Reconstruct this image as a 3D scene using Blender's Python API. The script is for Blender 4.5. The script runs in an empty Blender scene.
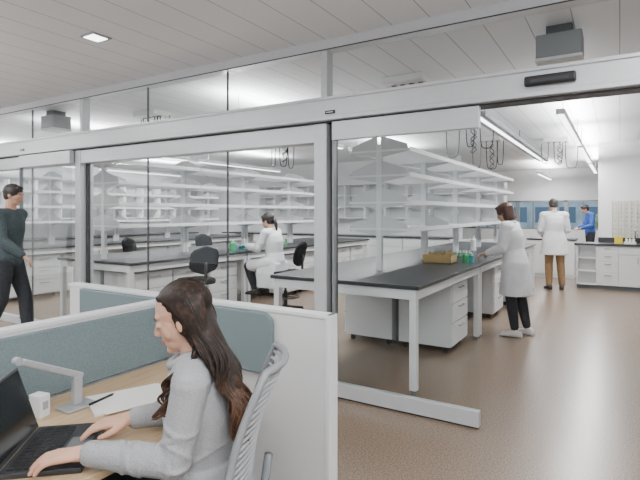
import bpy, math, random
from mathutils import Vector, Matrix, Euler
random.seed(4)
COL = bpy.context.scene.collection
V = Vector

# ------------------------------------------------------------------ materials
def M(name, col, rough=.5, metal=0, ns=0, na=0, bump=0, spec=.5, emit=0):
    m = bpy.data.materials.new(name); m.use_nodes = True
    nt = m.node_tree; b = nt.nodes['Principled BSDF']
    b.inputs['Base Color'].default_value = (*col, 1)
    b.inputs['Roughness'].default_value = rough
    b.inputs['Metallic'].default_value = metal
    b.inputs['Specular IOR Level'].default_value = spec
    if emit:
        b.inputs['Emission Color'].default_value = (*col, 1)
        b.inputs['Emission Strength'].default_value = emit
    if ns:
        tc = nt.nodes.new('ShaderNodeTexCoord'); n = nt.nodes.new('ShaderNodeTexNoise')
        n.inputs['Scale'].default_value = ns; n.inputs['Detail'].default_value = 3
        nt.links.new(tc.outputs['Object'], n.inputs['Vector'])
        r = nt.nodes.new('ShaderNodeValToRGB')
        r.color_ramp.elements[0].position = .3; r.color_ramp.elements[1].position = .7
        r.color_ramp.elements[0].color = (*[c*(1-na) for c in col], 1)
        r.color_ramp.elements[1].color = (*[min(1, c*(1+na)) for c in col], 1)
        nt.links.new(n.outputs['Fac'], r.inputs['Fac'])
        nt.links.new(r.outputs['Color'], b.inputs['Base Color'])
        if bump:
            bp = nt.nodes.new('ShaderNodeBump'); bp.inputs['Strength'].default_value = bump
            bp.inputs['Distance'].default_value = .004
            nt.links.new(n.outputs['Fac'], bp.inputs['Height']); nt.links.new(bp.outputs['Normal'], b.inputs['Normal'])
    return m

def lines_mat(name, col, dark, sx, sy, w=.008, rough=.6):
    m = bpy.data.materials.new(name); m.use_nodes = True
    nt = m.node_tree; b = nt.nodes['Principled BSDF']; b.inputs['Roughness'].default_value = rough
    tc = nt.nodes.new('ShaderNodeTexCoord'); sp = nt.nodes.new('ShaderNodeSeparateXYZ')
    nt.links.new(tc.outputs['Object'], sp.inputs[0])
    def ln(out, s, ww):
        a = nt.nodes.new('ShaderNodeMath'); a.operation = 'PINGPONG'; a.inputs[1].default_value = s/2
        nt.links.new(out, a.inputs[0])
        c = nt.nodes.new('ShaderNodeMath'); c.operation = 'LESS_THAN'; c.inputs[1].default_value = ww/2
        nt.links.new(a.outputs[0], c.inputs[0]); return c
    l1 = ln(sp.outputs['X'], sx, w); l2 = ln(sp.outputs['Y'], sy, w*.7)
    mx = nt.nodes.new('ShaderNodeMath'); mx.operation = 'MAXIMUM'
    nt.links.new(l1.outputs[0], mx.inputs[0]); nt.links.new(l2.outputs[0], mx.inputs[1])
    mix = nt.nodes.new('ShaderNodeMix'); mix.data_type = 'RGBA'
    mix.inputs['A'].default_value = (*col, 1); mix.inputs['B'].default_value = (*dark, 1)
    nt.links.new(mx.outputs[0], mix.inputs['Factor']); nt.links.new(mix.outputs['Result'], b.inputs['Base Color'])
    return m

def floor_mat():
    m = bpy.data.materials.new('speckled_floor'); m.use_nodes = True
    nt = m.node_tree; b = nt.nodes['Principled BSDF']; b.inputs['Roughness'].default_value = .27
    b.inputs['Specular IOR Level'].default_value = .45
    tc = nt.nodes.new('ShaderNodeTexCoord'); n = nt.nodes.new('ShaderNodeTexNoise')
    n.inputs['Scale'].default_value = 95; n.inputs['Detail'].default_value = 2.5; n.inputs['Roughness'].default_value = .65
    nt.links.new(tc.outputs['Object'], n.inputs['Vector'])
    r = nt.nodes.new('ShaderNodeValToRGB'); e = r.color_ramp.elements
    e[0].position = .33; e[0].color = (.110, .076, .054, 1); e[1].position = .67; e[1].color = (.310, .236, .174, 1)
    k = e.new(.48); k.color = (.205, .150, .109, 1)
    nt.links.new(n.outputs['Fac'], r.inputs['Fac']); nt.links.new(r.outputs['Color'], b.inputs['Base Color'])
    return m

def wood_mat():
    m = bpy.data.materials.new('light_wood'); m.use_nodes = True
    nt = m.node_tree; b = nt.nodes['Principled BSDF']; b.inputs['Roughness'].default_value = .45
    tc = nt.nodes.new('ShaderNodeTexCoord'); mp = nt.nodes.new('ShaderNodeMapping'); mp.inputs['Scale'].default_value = (14, 1, 1)
    n = nt.nodes.new('ShaderNodeTexNoise'); n.inputs['Scale'].default_value = 5; n.inputs['Detail'].default_value = 6
    nt.links.new(tc.outputs['Object'], mp.inputs[0]); nt.links.new(mp.outputs[0], n.inputs['Vector'])
    r = nt.nodes.new('ShaderNodeValToRGB'); e = r.color_ramp.elements
    e[0].position = .3; e[0].color = (.47, .33, .19, 1); e[1].position = .7; e[1].color = (.60, .45, .28, 1)
    nt.links.new(n.outputs['Fac'], r.inputs['Fac']); nt.links.new(r.outputs['Color'], b.inputs['Base Color'])
    return m

def glass_mat(name, tint, refl):
    m = bpy.data.materials.new(name); m.use_nodes = True
    nt = m.node_tree; nt.nodes.clear()
    o = nt.nodes.new('ShaderNodeOutputMaterial'); t = nt.nodes.new('ShaderNodeBsdfTransparent')
    g = nt.nodes.new('ShaderNodeBsdfGlossy'); g.inputs['Roughness'].default_value = .01
    t.inputs['Color'].default_value = (*tint, 1)
    f = nt.nodes.new('ShaderNodeFresnel'); f.inputs['IOR'].default_value = 1.45
    mu = nt.nodes.new('ShaderNodeMath'); mu.operation = 'MULTIPLY'; mu.inputs[1].default_value = refl
    x = nt.nodes.new('ShaderNodeMixShader')
    nt.links.new(f.outputs[0], mu.inputs[0]); nt.links.new(mu.outputs[0], x.inputs[0])
    nt.links.new(t.outputs[0], x.inputs[1]); nt.links.new(g.outputs[0], x.inputs[2]); nt.links.new(x.outputs[0], o.inputs[0])
    return m

def hair_mat(name, top, tip, z0, z1):
    m = bpy.data.materials.new(name); m.use_nodes = True
    nt = m.node_tree; b = nt.nodes['Principled BSDF']; b.inputs['Roughness'].default_value = .55
    b.inputs['Specular IOR Level'].default_value = .25
    tc = nt.nodes.new('ShaderNodeTexCoord'); sp = nt.nodes.new('ShaderNodeSeparateXYZ'); nt.links.new(tc.outputs['Object'], sp.inputs[0])
    n = nt.nodes.new('ShaderNodeTexNoise'); n.inputs['Scale'].default_value = 60; nt.links.new(tc.outputs['Object'], n.inputs['Vector'])
    mr = nt.nodes.new('ShaderNodeMapRange'); mr.inputs['From Min'].default_value = z1; mr.inputs['From Max'].default_value = z0
    nt.links.new(sp.outputs['Z'], mr.inputs['Value'])
    ad = nt.nodes.new('ShaderNodeMath'); ad.operation = 'MULTIPLY_ADD'; ad.inputs[1].default_value = .9; ad.inputs[2].default_value = -.45
    nt.links.new(n.outputs['Fac'], ad.inputs[0])
    s = nt.nodes.new('ShaderNodeMath'); s.operation = 'ADD'; s.use_clamp = True
    nt.links.new(mr.outputs[0], s.inputs[0]); nt.links.new(ad.outputs[0], s.inputs[1])
    mix = nt.nodes.new('ShaderNodeMix'); mix.data_type = 'RGBA'
    mix.inputs['A'].default_value = (*top, 1); mix.inputs['B'].default_value = (*tip, 1)
    nt.links.new(s.outputs[0], mix.inputs['Factor']); nt.links.new(mix.outputs['Result'], b.inputs['Base Color'])
    return m

WALLW = M('wall_white', (.81, .82, .83), .7, ns=2, na=.015)
ALU = M('anodised_aluminium', (.60, .62, .64), .34, .3, ns=20, na=.02)
ALUD = M('dark_aluminium', (.26, .28, .29), .4, .4)  # darker grey metal of frames, handles, feet and wires
STEELW = M('white_powder_coat', (.75, .76, .77), .4)
CABW = M('cabinet_laminate', (.65, .66, .665), .45, ns=4, na=.02)
BLACKTOP = M('black_epoxy', (.034, .036, .040), .34, ns=40, na=.12, spec=.4)
BLACK = M('black_plastic', (.010, .010, .012), .45)
BLKFAB = M('black_fabric', (.010, .011, .013), .85, ns=80, na=.3, spec=.2)
RUBBER = M('dark_gasket', (.035, .035, .04), .5)
JOINT = M('clear_joint', (.10, .11, .12), .4)
TEAL = M('teal_grey_fabric', (.145, .19, .203), .9, ns=220, na=.2, bump=.3)
PANELW = M('panel_white', (.69, .69, .69), .5)
WOOD = wood_mat()
CHROME = M('polished_metal', (.7, .7, .72), .2, 1)
LGREY = M('light_grey_plastic', (.33, .35, .37), .5)
MGREY = M('mid_grey_plastic', (.12, .13, .14), .5)
BOXG = M('box_grey', (.25, .26, .27), .5)
SHELFW = M('shelf_white', (.84, .85, .86), .4)
BRACK = M('bracket_grey_white', (.60, .61, .63), .45)
GLASS = glass_mat('clear_glass', (.988, .994, .992), .075)
GLASSD = glass_mat('door_glass', (.968, .985, .98), .28)
FLOOR = floor_mat()
CEIL = lines_mat('ceiling_planks', (.84, .865, .90), (.36, .37, .39), .3, 6.0, .007)
EMIT = M('lamp_diffuser', (1, .99, .98), .5, emit=6)
SKIN = M('skin_light', (.58, .335, .235), .5, ns=15, na=.04)
SKIN2 = M('skin_tan', (.50, .28, .19), .5, ns=15, na=.06)
LIP = M('lips', (.44, .14, .13), .45)
EYEW = M('eye_white', (.8, .78, .76), .3)
EYED = M('eye_dark', (.03, .018, .012), .3)
COAT = M('lab_coat_cotton', (.77, .785, .81), .8, ns=9, na=.07, bump=.5)
SWEATER = M('grey_heather_knit', (.31, .315, .325), .95, ns=240, na=.12, bump=.6)
DARKP = M('dark_trousers', (.018, .02, .026), .85, ns=30, na=.2)
KHAKI = M('khaki_cotton', (.24, .145, .07), .85, ns=30, na=.1)
BLUE = M('blue_cloth', (.03, .09, .36), .8, ns=20, na=.1)
SLATE = M('dark_green_grey_knit', (.045, .065, .072), .9, ns=60, na=.25)
SHOEW = M('white_shoe', (.75, .73, .72), .5)
SHOEB = M('black_shoe', (.02, .02, .02), .5)
HAIRD = M('auburn_brown_hair', (.055, .021, .012), .5, ns=60, na=.3)
HAIRB = M('black_hair', (.018, .013, .011), .55, ns=60, na=.4)
HAIRG = M('dark_grey_hair', (.05, .042, .036), .6, ns=60, na=.4)
HAIRL = hair_mat('brown_ombre_hair', (.0135, .0080, .0058), (.185, .088, .046), .75, 1.00)
PAPER = M('paper', (.82, .82, .81), .7)
GREENP = M('green_plastic', (.05, .35, .13), .4)
TEALP = M('turquoise_plastic', (.03, .32, .33), .4)
YELLOW = M('yellow_plastic', (.80, .58, .03), .45)
STRAW = M('tan_cardboard', (.42, .29, .12), .8, ns=60, na=.2)
SCREEN = M('laptop_screen', (.012, .013, .015), .12)
LAPT = M('laptop_grey', (.04, .043, .048), .4, .5)
GLOVE = M('teal_glove', (.06, .42, .38), .5)
LEAF = M('foliage', (.34, .42, .34), .9, ns=3, na=.35)
GRASS = M('grass', (.34, .40, .30), .9, ns=2, na=.3)
BLDG = M('blue_grey_cladding', (.40, .52, .66), .4, ns=1, na=.3)
BWIN = M('building_glass', (.12, .20, .32), .2)

# ------------------------------------------------------------------ mesh builder
class MB:
    def __init__(s): s.v = []; s.f = []; s.m = []; s.T = Matrix()
    def add(s, vs, fs, m=0):
        b = len(s.v); s.v += [s.T @ V(p) for p in vs]
        s.f += [[i+b for i in f] for f in fs]; s.m += [m]*len(fs); return s
    def box(s, c, d, m=0, R=None):
        vs = []
        for z in (-.5, .5):
            for y in (-.5, .5):
                for x in (-.5, .5):
                    p = V((x*d[0], y*d[1], z*d[2]))
                    if R is not None: p = R @ p
                    vs.append(p+V(c))
        return s.add(vs, [(0, 2, 3, 1), (4, 5, 7, 6), (0, 1, 5, 4), (2, 6, 7, 3), (0, 4, 6, 2), (1, 3, 7, 5)], m)
    def bx(s, x0, x1, y0, y1, z0, z1, m=0):
        return s.box(((x0+x1)/2, (y0+y1)/2, (z0+z1)/2), (x1-x0, y1-y0, z1-z0), m)
    def cyl(s, p0, p1, r0, r1=None, n=14, m=0):
        p0, p1 = V(p0), V(p1); r1 = r0 if r1 is None else r1
        d = (p1-p0).normalized(); a = d.orthogonal().normalized(); b = d.cross(a)
        vs = []
        for p, r in ((p0, r0), (p1, r1)):
            for i in range(n):
                t = 2*math.pi*i/n; vs.append(p+a*r*math.cos(t)+b*r*math.sin(t))
        fs = [(i, (i+1) % n, n+(i+1) % n, n+i) for i in range(n)]
        fs += [list(range(n))[::-1], list(range(n, 2*n))]
        return s.add(vs, fs, m)
    def ell(s, c, r, m=0, n=14, R=None):
        k = n//2; vs = []; fs = []
        if not hasattr(r, '__len__'): r = (r, r, r)
        for j in range(1, k):
            ph = math.pi*j/k
            for i in range(n):
                t = 2*math.pi*i/n
                vs.append(V((r[0]*math.sin(ph)*math.cos(t), r[1]*math.sin(ph)*math.sin(t), r[2]*math.cos(ph))))
        vs += [V((0, 0, r[2])), V((0, 0, -r[2]))]
        if R is not None: vs = [R @ p for p in vs]
        vs = [p+V(c) for p in vs]; T = len(vs)-2; B = T+1
        for j in range(k-2):
            for i in range(n):
                fs.append((j*n+i, (j+1)*n+i, (j+1)*n+(i+1) % n, j*n+(i+1) % n))
        for i in range(n):
            fs.append((T, i, (i+1) % n)); fs.append((B, (k-2)*n+(i+1) % n, (k-2)*n+i))
        return s.add(vs, fs, m)
    def cap(s, p0, p1, r0, r1, n=14, m=0):
        s.cyl(p0, p1, r0, r1, n, m); s.ell(p0, r0, m, n); s.ell(p1, r1, m, n); return s
    def tube(s, pts, r, n=8, m=0, closed=False):
        pts = [V(p) for p in pts]; N = len(pts)
        rs = r if hasattr(r, '__len__') else [r]*N
        vs = []; fs = []; a = None
        for i, p in enumerate(pts):
            if closed: d = (pts[(i+1) % N]-pts[i-1]).normalized()
            else: d = (pts[min(i+1, N-1)]-pts[max(i-1, 0)]).normalized()
            a = d.orthogonal().normalized() if a is None else (a-d*a.dot(d)).normalized()
            b = d.cross(a)
            for j in range(n):
                t = 2*math.pi*j/n; vs.append(p+(a*math.cos(t)+b*math.sin(t))*rs[i])
        for i in range(N if closed else N-1):
            for j in range(n):
                k = (i+1) % N; fs.append((i*n+j, i*n+(j+1) % n, k*n+(j+1) % n, k*n+j))
        if not closed: fs += [list(range(n))[::-1], list(range((N-1)*n, N*n))]
        return s.add(vs, fs, m)
    def loft(s, secs, n=24, m=0, sq=1.0):
        vs = []; fs = []
        for c, A, B in secs:
            for i in range(n):
                t = 2*math.pi*i/n; ct, st = math.cos(t), math.sin(t)
                ct = math.copysign(abs(ct)**sq, ct); st = math.copysign(abs(st)**sq, st)
                vs.append(V(c)+V(A)*ct+V(B)*st)
        K = len(secs)
        for k in range(K-1):
            for i in range(n): fs.append((k*n+i, k*n+(i+1) % n, (k+1)*n+(i+1) % n, (k+1)*n+i))
        fs += [list(range(n))[::-1], list(range((K-1)*n, K*n))]
        return s.add(vs, fs, m)
    def prism(s, poly, o, ax, ay, az, m=0):
        o, ax, ay, az = V(o), V(ax), V(ay), V(az); n = len(poly)
        vs = [o+ax*x+ay*y for x, y in poly]+[o+ax*x+ay*y+az for x, y in poly]
        fs = [list(range(n))[::-1], list(range(n, 2*n))]+[(i, (i+1) % n, n+(i+1) % n, n+i) for i in range(n)]
        return s.add(vs, fs, m)

def tomesh(mb, name):
    me = bpy.data.meshes.new(name); me.from_pydata([tuple(p) for p in mb.v], [], mb.f)
    me.polygons.foreach_set('material_index', mb.m); me.update(); return me

def link(o, parent=None, loc=None, rz=0):
    COL.objects.link(o)
    if parent is not None: o.parent = parent
    if loc is not None: o.location = loc
    if rz: o.rotation_euler = (0, 0, rz)
    return o

def fixn(me):
    import bmesh
    bm = bmesh.new(); bm.from_mesh(me); bmesh.ops.recalc_face_normals(bm, faces=bm.faces); bm.to_mesh(me); bm.free()

def make(name, mb, mats, parent=None, loc=None, rz=0, smooth=False, bevel=0, label=None, cat=None, group=None):
    me = tomesh(mb, name); fixn(me)
    for m in (mats if isinstance(mats, (list, tuple)) else [mats]): me.materials.append(m)
    if smooth: me.polygons.foreach_set('use_smooth', [True]*len(me.polygons))
    o = link(bpy.data.objects.new(name, me), parent, loc, rz)
    if bevel:
        b = o.modifiers.new('b', 'BEVEL'); b.width = bevel; b.segments = 2; b.limit_method = 'ANGLE'
    if label: o['label'] = label
    if cat: o['category'] = cat
    if group: o['group'] = group
    return o

def empty(name, loc, rz=0, label=None, cat=None, group=None):
    o = bpy.data.objects.new(name, None); o.empty_display_size = .1
    link(o, None, loc, rz); o['label'] = label; o['category'] = cat
    if group: o['group'] = group
    return o

def dup(root, loc, rz=None, label=None):
    def cp(o, par):
        n = o.copy()
        COL.objects.link(n)
        if par is not None: n.parent = par
        for c in o.children: cp(c, n)
        return n
    n = cp(root, None)
    n.location = loc
    if rz is not None: n.rotation_euler = (0, 0, rz)
    if label: n['label'] = label
    return n

def struct(name, mb, mats, bevel=0, parent=None):
    o = make(name, mb, mats, parent, bevel=bevel)
    if parent is None: o['kind'] = 'structure'
    return o

# ------------------------------------------------------------------ room
PY = 3.6
CZ = 2.95
struct('floor', MB().bx(-12, 3, -3.5, 18, -.1, 0), FLOOR)
struct('ceiling', MB().bx(-12, 3, -3.5, 18, CZ, CZ+.1), CEIL)
struct('wall_left', MB().bx(-12.15, -12, -3.5, 18, 0, CZ), WALLW)
struct('wall_right', MB().bx(3, 3.15, -3.5, 18, 0, CZ), WALLW)
struct('wall_core', MB().bx(-12, -3.4, 12.4, 12.55, 0, CZ), WALLW)
WT = 1.92
struct('wall_back', MB().bx(-12, 3, 18, 18.15, 0, .95).bx(-12, 3, 18, 18.15, WT, CZ), WALLW)
struct('wall_sink', MB().bx(-.38, 3, 11.7, 11.85, 0, CZ), WALLW)
struct('wall_partition', MB().bx(1.3, 3, PY-.06, PY+.06, 0, CZ), WALLW)
for i in range(10):
    x0 = -12+i*1.5
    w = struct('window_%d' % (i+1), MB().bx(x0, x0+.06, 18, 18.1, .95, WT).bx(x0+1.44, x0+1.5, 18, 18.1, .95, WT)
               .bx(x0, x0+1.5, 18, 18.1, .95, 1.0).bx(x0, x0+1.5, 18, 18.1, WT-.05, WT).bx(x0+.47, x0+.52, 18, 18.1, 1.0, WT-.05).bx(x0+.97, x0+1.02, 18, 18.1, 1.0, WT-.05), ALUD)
    make('pane', MB().bx(x0+.05, x0+1.45, 18.04, 18.05, 1.0, WT-.05), GLASS, w)
struct('baseboard_back', MB().bx(-12, 3, 17.98, 18, 0, .1), ALUD)
struct('baseboard_sink', MB().bx(1.5, 3, 11.68, 11.7, 0, .1), ALUD)
struct('ground', MB().bx(-40, 40, 18.2, 70, -.6, -.5), GRASS)
rt = random.Random(3)
for k in range(5):
    s = empty('tree', (-8+k*3.6, 36+(k % 2)*3, -.5), rt.random()*3, 'leafy green tree standing outside the windows', 'tree', 'trees outside the windows')
    make('trunk', MB().cyl((0, 0, 0), (0, 0, 1.3), .1, .07), STRAW, s)
    c = MB()
    for j in range(24): c.ell((rt.uniform(-.65, .65), rt.uniform(-.6, .6), 1.2+rt.random()*.8), .12+rt.random()*.18, n=8)
    make('foliage', c, LEAF, s, smooth=True)
s = empty('building', (0, 45, -.5), 0, 'blue-grey office building outside the windows', 'building')
make('facade', MB().bx(-14, 9, 0, 6, 0, 3.0), BLDG, s)
for k in range(12): make('window', MB().bx(-13.5+k*1.85, -12.3+k*1.85, -.03, 0, 1.2, 2.5), BWIN, s)
make('roof_band', MB().bx(-14.1, 9.1, -.1, 6.1, 3.0, 3.3), SHELFW, s)

XS = [-10.06, -8.92, -7.78, -6.64, -5.5, -4.37, -3.23, -2.13]
HB, HT = 2.255, 2.445
struct('trim_1', MB().bx(-12, 1.3, PY-.06, PY+.06, 2.86, CZ), ALU, .004)
struct('trim_2', MB().bx(-12, 1.3, PY-.15, PY+.05, HB, HT).bx(-12, 1.3, PY-.162, PY-.15, HT-.026, HT).bx(-12, 1.3, PY-.158, PY-.15, HB, HB+.035), ALU, .004)
struct('trim_12', MB().bx(-12, 1.3, PY-.10, PY+.04, HB-.012, HB), RUBBER)
struct('trim_3', MB().bx(-12, -2.19, PY-.09, PY+.05, 2.09, HB-.014), ALU, .004)
struct('trim_4', MB().bx(-12, -2.19, PY-.03, PY+.03, 0, .10), ALU, .004)
struct('trim_5', MB().bx(-2.19, -2.07, PY-.095, PY+.08, 0, HB-.012), ALU, .005)
struct('trim_6', MB().bx(-5.55, -5.45, PY-.095, PY+.08, 0, HB-.012), ALU, .005)
struct('trim_7', MB().bx(-2.15, -2.09, PY-.05, PY+.05, HT+.005, 2.86), ALU, .004)
struct('trim_8', MB().bx(-5.53, -5.47, PY-.05, PY+.05, HT+.005, 2.86), ALU, .004)
struct('trim_9', MB().bx(-2.065, -2.035, PY-.03, PY+.04, 0, HB-.014), RUBBER)
struct('trim_13', MB().bx(-5.45, -5.42, PY-.02, PY+.02, .1, 2.09).bx(-2.21, -2.19, PY-.02, PY+.02, .1, 2.09), RUBBER)
struct('trim_14', MB().bx(-12, 1.3, PY-.03, PY+.03, HT, HT+.01).bx(-12, 1.3, PY-.065, PY-.06, 2.86, 2.868), RUBBER)
n = 10
for a, b in zip(XS[:-1], XS[1:]):
    for z0, z1 in ((.1, 2.10), (HT, 2.87)):
        n += 1
        g = struct('window_%d' % n, MB().bx(a+.004, b-.004, PY-.008, PY+.008, z0, z1), GLASS)
        if b not in (-5.5, -2.13):
            make('joint', MB().bx(b-.004, b+.004, PY-.010, PY+.010, z0, z1), JOINT, g)
n += 1; struct('window_%d' % n, MB().bx(-2.09, -.05, PY-.008, PY+.008, HT, 2.87), GLASS)
n += 1; struct('window_%d' % n, MB().bx(-.04, 1.3, PY-.008, PY+.008, HT, 2.87), GLASS)
struct('trim_10', MB().bx(1.22, 1.3, PY-.08, PY+.06, 0, HB-.012), ALU)

def slide_door(name, x0, x1, y):
    d = struct(name, MB().bx(x0, x1, y-.028, y+.028, .015, .125), ALU, .004)
    make('top_rail', MB().bx(x0, x1, y-.028, y+.028, 2.09, HB-.013), ALU, d, bevel=.004)
    make('glass_pane', MB().bx(x0+.015, x1-.002, y-.006, y+.006, .125, 2.09), GLASSD, d)
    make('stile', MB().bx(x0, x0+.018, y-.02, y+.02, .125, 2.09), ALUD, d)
    make('floor_sweep', MB().bx(x0+.01, x1-.01, y-.01, y+.01, .0, .015), RUBBER, d)
slide_door('door_1', -2.0, -.83, 3.5)
slide_door('door_2', -6.68, -5.56, 3.47)

s = empty('door_sensor', (-.38, PY-.15, 2.35), 0, 'black oblong motion sensor on the door header', 'sensor')
make('sensor_body', MB().bx(-.15, .15, -.045, 0, -.032, .032), BLACK, s, bevel=.012)
make('sensor_window', MB().bx(-.11, .11, -.047, -.044, -.012, .006), RUBBER, s)
for x in (-2.0, -6.6):
    s = empty('maker_plate', (x, PY-.152, 2.315), 0, 'small dark label plate on the door header', 'label')
    make('plate', MB().bx(-.045, .045, -.006, 0.003, -.014, .014), BLACK, s)
    make('plate_stripe', MB().bx(-.035, .03, -.007, -.006, -.003, .004), ALU, s)

s = empty('recessed_light', (-3.69, 2.51, CZ), 0, 'small square recessed ceiling downlight', 'light')
make('trim_ring', MB().bx(-.09, .09, -.09, .09, -.008, 0), LGREY, s)
make('diffuser', MB().bx(-.065, .065, -.065, .065, -.012, -.008), EMIT, s)

for x, y in ((-.4, 4.28), (-6.9, 4.07)):
    s = empty('ceiling_speaker', (x, y, CZ), 0, 'grey box unit hanging from the lab ceiling', 'ceiling unit')
    make('mount', MB().bx(-.09, .09, -.09, .09, -.07, 0), MGREY, s)
    make('housing', MB().bx(-.16, .16, -.13, .13, -.25, -.07), BOXG, s, bevel=.008)
    make('lower_lip', MB().bx(-.165, .165, -.135, .135, -.275, -.25), CABW, s, bevel=.005)

# ------------------------------------------------------------------ pendant linear lights
def linear_light(x, y, L):
    s = empty('linear_pendant_light', (x, y, CZ), 0, 'long white linear pendant lamp on thin wires', 'lamp', 'linear pendant lamps in the lab')
    make('housing', MB().bx(-.045, .045, 0, L, -.38, -.32), STEELW, s, bevel=.004)
    make('diffuser', MB().bx(-.032, .032, .02, L-.02, -.386, -.38), EMIT, s)
    for yy in (.3, L-.3): make('suspension_wire', MB().cyl((0, yy, 0), (0, yy, -.32), .004, n=6), ALUD, s)
    return s
def area(loc, sx, sy, e, col=(1, .995, .985), rot=(0, 0, 0)):  # emitter for the pendant lamps and for the added office fill
    l = bpy.data.lights.new('lamp_or_fill', 'AREA'); l.shape = 'RECTANGLE'; l.size = sx; l.size_y = sy; l.energy = e; l.color = col
    o = bpy.data.objects.new('lamp_or_fill', l); COL.objects.link(o); o.location = loc; o.rotation_euler = rot; return o
b0 = linear_light(-.55, 5.9, 2.9)
LP = [(-.55, 5.9), (-.55, 9.1), (-.55, 12.3), (-3.95, 4.3), (-3.95, 7.5), (-7.55, 4.3), (-7.55, 7.5), (-10.9, 4.3), (-10.9, 7.5), (-1.9, 14.6)]  # the last pendant is added to brighten the dark back wall
for x, y in LP:
    if (x, y) != LP[0]: dup(b0, (x, y, CZ))
    area((x, y+1.45, CZ-.392), .06, 2.8, 60)
    area((x, y+1.45, CZ-.30), .09, 2.8, 88, rot=(math.pi, 0, 0))
for x, y in [(.95, -1.5), (-5.2, -1.5), (-9.2, .0)]:  # unseen pendants added with uplights to brighten the office ceiling
    dup(b0, (x, y, CZ), label='added linear pendant lamp out of view, brightening the office ceiling')
    area((x, y+1.45, CZ-.392), .06, 2.8, 50)
    area((x, y+1.45, CZ-.30), .09, 2.8, 190, rot=(math.pi, 0, 0))

s = empty('ceiling_raceway', (-1.5, 6.2, CZ), 0, 'long grey service raceway hung under the lab ceiling', 'raceway')
make('channel', MB().bx(-.1, .1, 0, 6.2, -.26, -.2), LGREY, s)
make('light_strip', MB().bx(-.03, .03, 0.05, 6.1, -.264, -.26), EMIT, s)
for yy in (.4, 3, 5.6): make('hanger_rod', MB().cyl((0, yy, 0), (0, yy, -.2), .008, n=6), ALUD, s)

def service_panel(x, y, seed):
    rnd = random.Random(seed)
    s = empty('service_panel', (x, y, CZ), 0, 'overhead utility panel with hanging power cords', 'utility panel', 'overhead utility panels')
    make('panel_box', MB().bx(-.22, .22, -.15, .15, -.07, 0), STEELW, s, bevel=.005)
    for k in range(4): make('outlet', MB().bx(-.17+k*.10, -.12+k*.10, -.02, .02, -.077, -.07), BLACK, s)
    make('gas_outlet', MB().cyl((.18, .10, -.07), (.18, .10, -.10), .012), YELLOW, s)
    for k in range(4):
        px = -.145+k*.10; pts = []
        w = (.10+rnd.random()*.12)*(1 if k % 2 else -1); h = .38+rnd.random()*.16
        for i in range(41):
            t = i/40
            if k == 2:
                e = min(1, 8*t, 8*(1-t)); pts.append((px+.04*math.cos(t*34)*e, .04*math.sin(t*34)*e, -.075-h*(1-abs(2*t-1))))
            else:
                pts.append((px+w*(.5-.5*math.cos(t*math.pi)), -.03+.06*t, -.075-h*(1-(2*t-1)**4)))
        make('cord', MB().tube(pts, .0085, 6), RUBBER if k % 2 else MGREY, s, smooth=True)
for i, (x, y) in enumerate([(-1.95, 5.0), (-5.75, 4.8), (-1.9, 7.4), (-5.6, 7.8), (-1.05, 10.6), (-2.15, 9.8)]):
    service_panel(x, y, i)

# ------------------------------------------------------------------ lab benches
def table_frame(L):
    s = empty('lab_table', (0, 0, 0), 0, 'white steel open lab table frame carrying a black worktop', 'table', 'white lab table frames')
    W = 1.45
    f = MB().bx(-W/2, W/2, .02, .06, .78, .865).bx(-W/2, W/2, L-.06, L-.02, .78, .865)
    f.bx(-W/2, -W/2+.04, .06, L-.06, .78, .865).bx(W/2-.04, W/2, .06, L-.06, .78, .865)
    make('apron', f, STEELW, s, bevel=.003)
    for x in (-W/2+.03, W/2-.03):
        for y in (.05, L-.05):
            make('leg', MB().bx(x-.03, x+.03, y-.03, y+.03, .03, .78), STEELW, s, bevel=.003)
            make('foot', MB().cyl((x, y, 0), (x, y, .03), .022), ALUD, s)
    return s

def mobile_cabinet():
    s = empty('mobile_cabinet', (0, 0, 0), 0, 'white mobile drawer cabinet on casters under the bench', 'cabinet', 'mobile drawer cabinets')
    make('body', MB().bx(-.3, .29, 0, .6, .07, .75), CABW, s, bevel=.004)
    zs = [(.09, .32), (.335, .53), (.545, .735)]
    for a, b in zs:
        d = make('drawer', MB().bx(.29, .31, .01, .59, a, b), STEELW, s, bevel=.003)
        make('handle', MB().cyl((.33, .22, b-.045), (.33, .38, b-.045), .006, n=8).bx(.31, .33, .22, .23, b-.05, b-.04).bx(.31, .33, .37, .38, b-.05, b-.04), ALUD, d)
    for x in (-.24, .22):
        for y in (.06, .54):
            make('caster', MB().cyl((x, y-.012, .03), (x, y+.012, .03), .03).bx(x-.02, x+.02, y-.02, y+.02, .055, .07), BLACK, s)
    return s

def shelf_unit(L):
    s = empty('bench_shelf_unit', (0, 0, 0), 0, 'white double-sided open shelving mounted over the bench', 'shelving', 'white shelving over the benches')
    for y in (.03, L-.03):
        make('upright', MB().bx(-.03, .03, y-.022, y+.022, 0, 1.32), STEELW, s)
    for z in (.42, .70, .98, 1.24):
        sh = MB().bx(-.34, .34, .004, L-.004, z, z+.018).bx(-.344, -.338, .004, L-.004, z-.010, z+.035).bx(.338, .344, .004, L-.004, z-.010, z+.035)
        make('shelf', sh, SHELFW, s)
        for y in (.012, L-.02):
            for sg in (-1, 1):
                make('shelf_bracket', MB().prism([(.02, -.06), (.28, -.014), (.325, .0), (.31, .07), (.02, .17)], (0, y, z), (sg, 0, 0), (0, 0, 1), (0, .008, 0)), BRACK, s)
    return s

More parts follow.
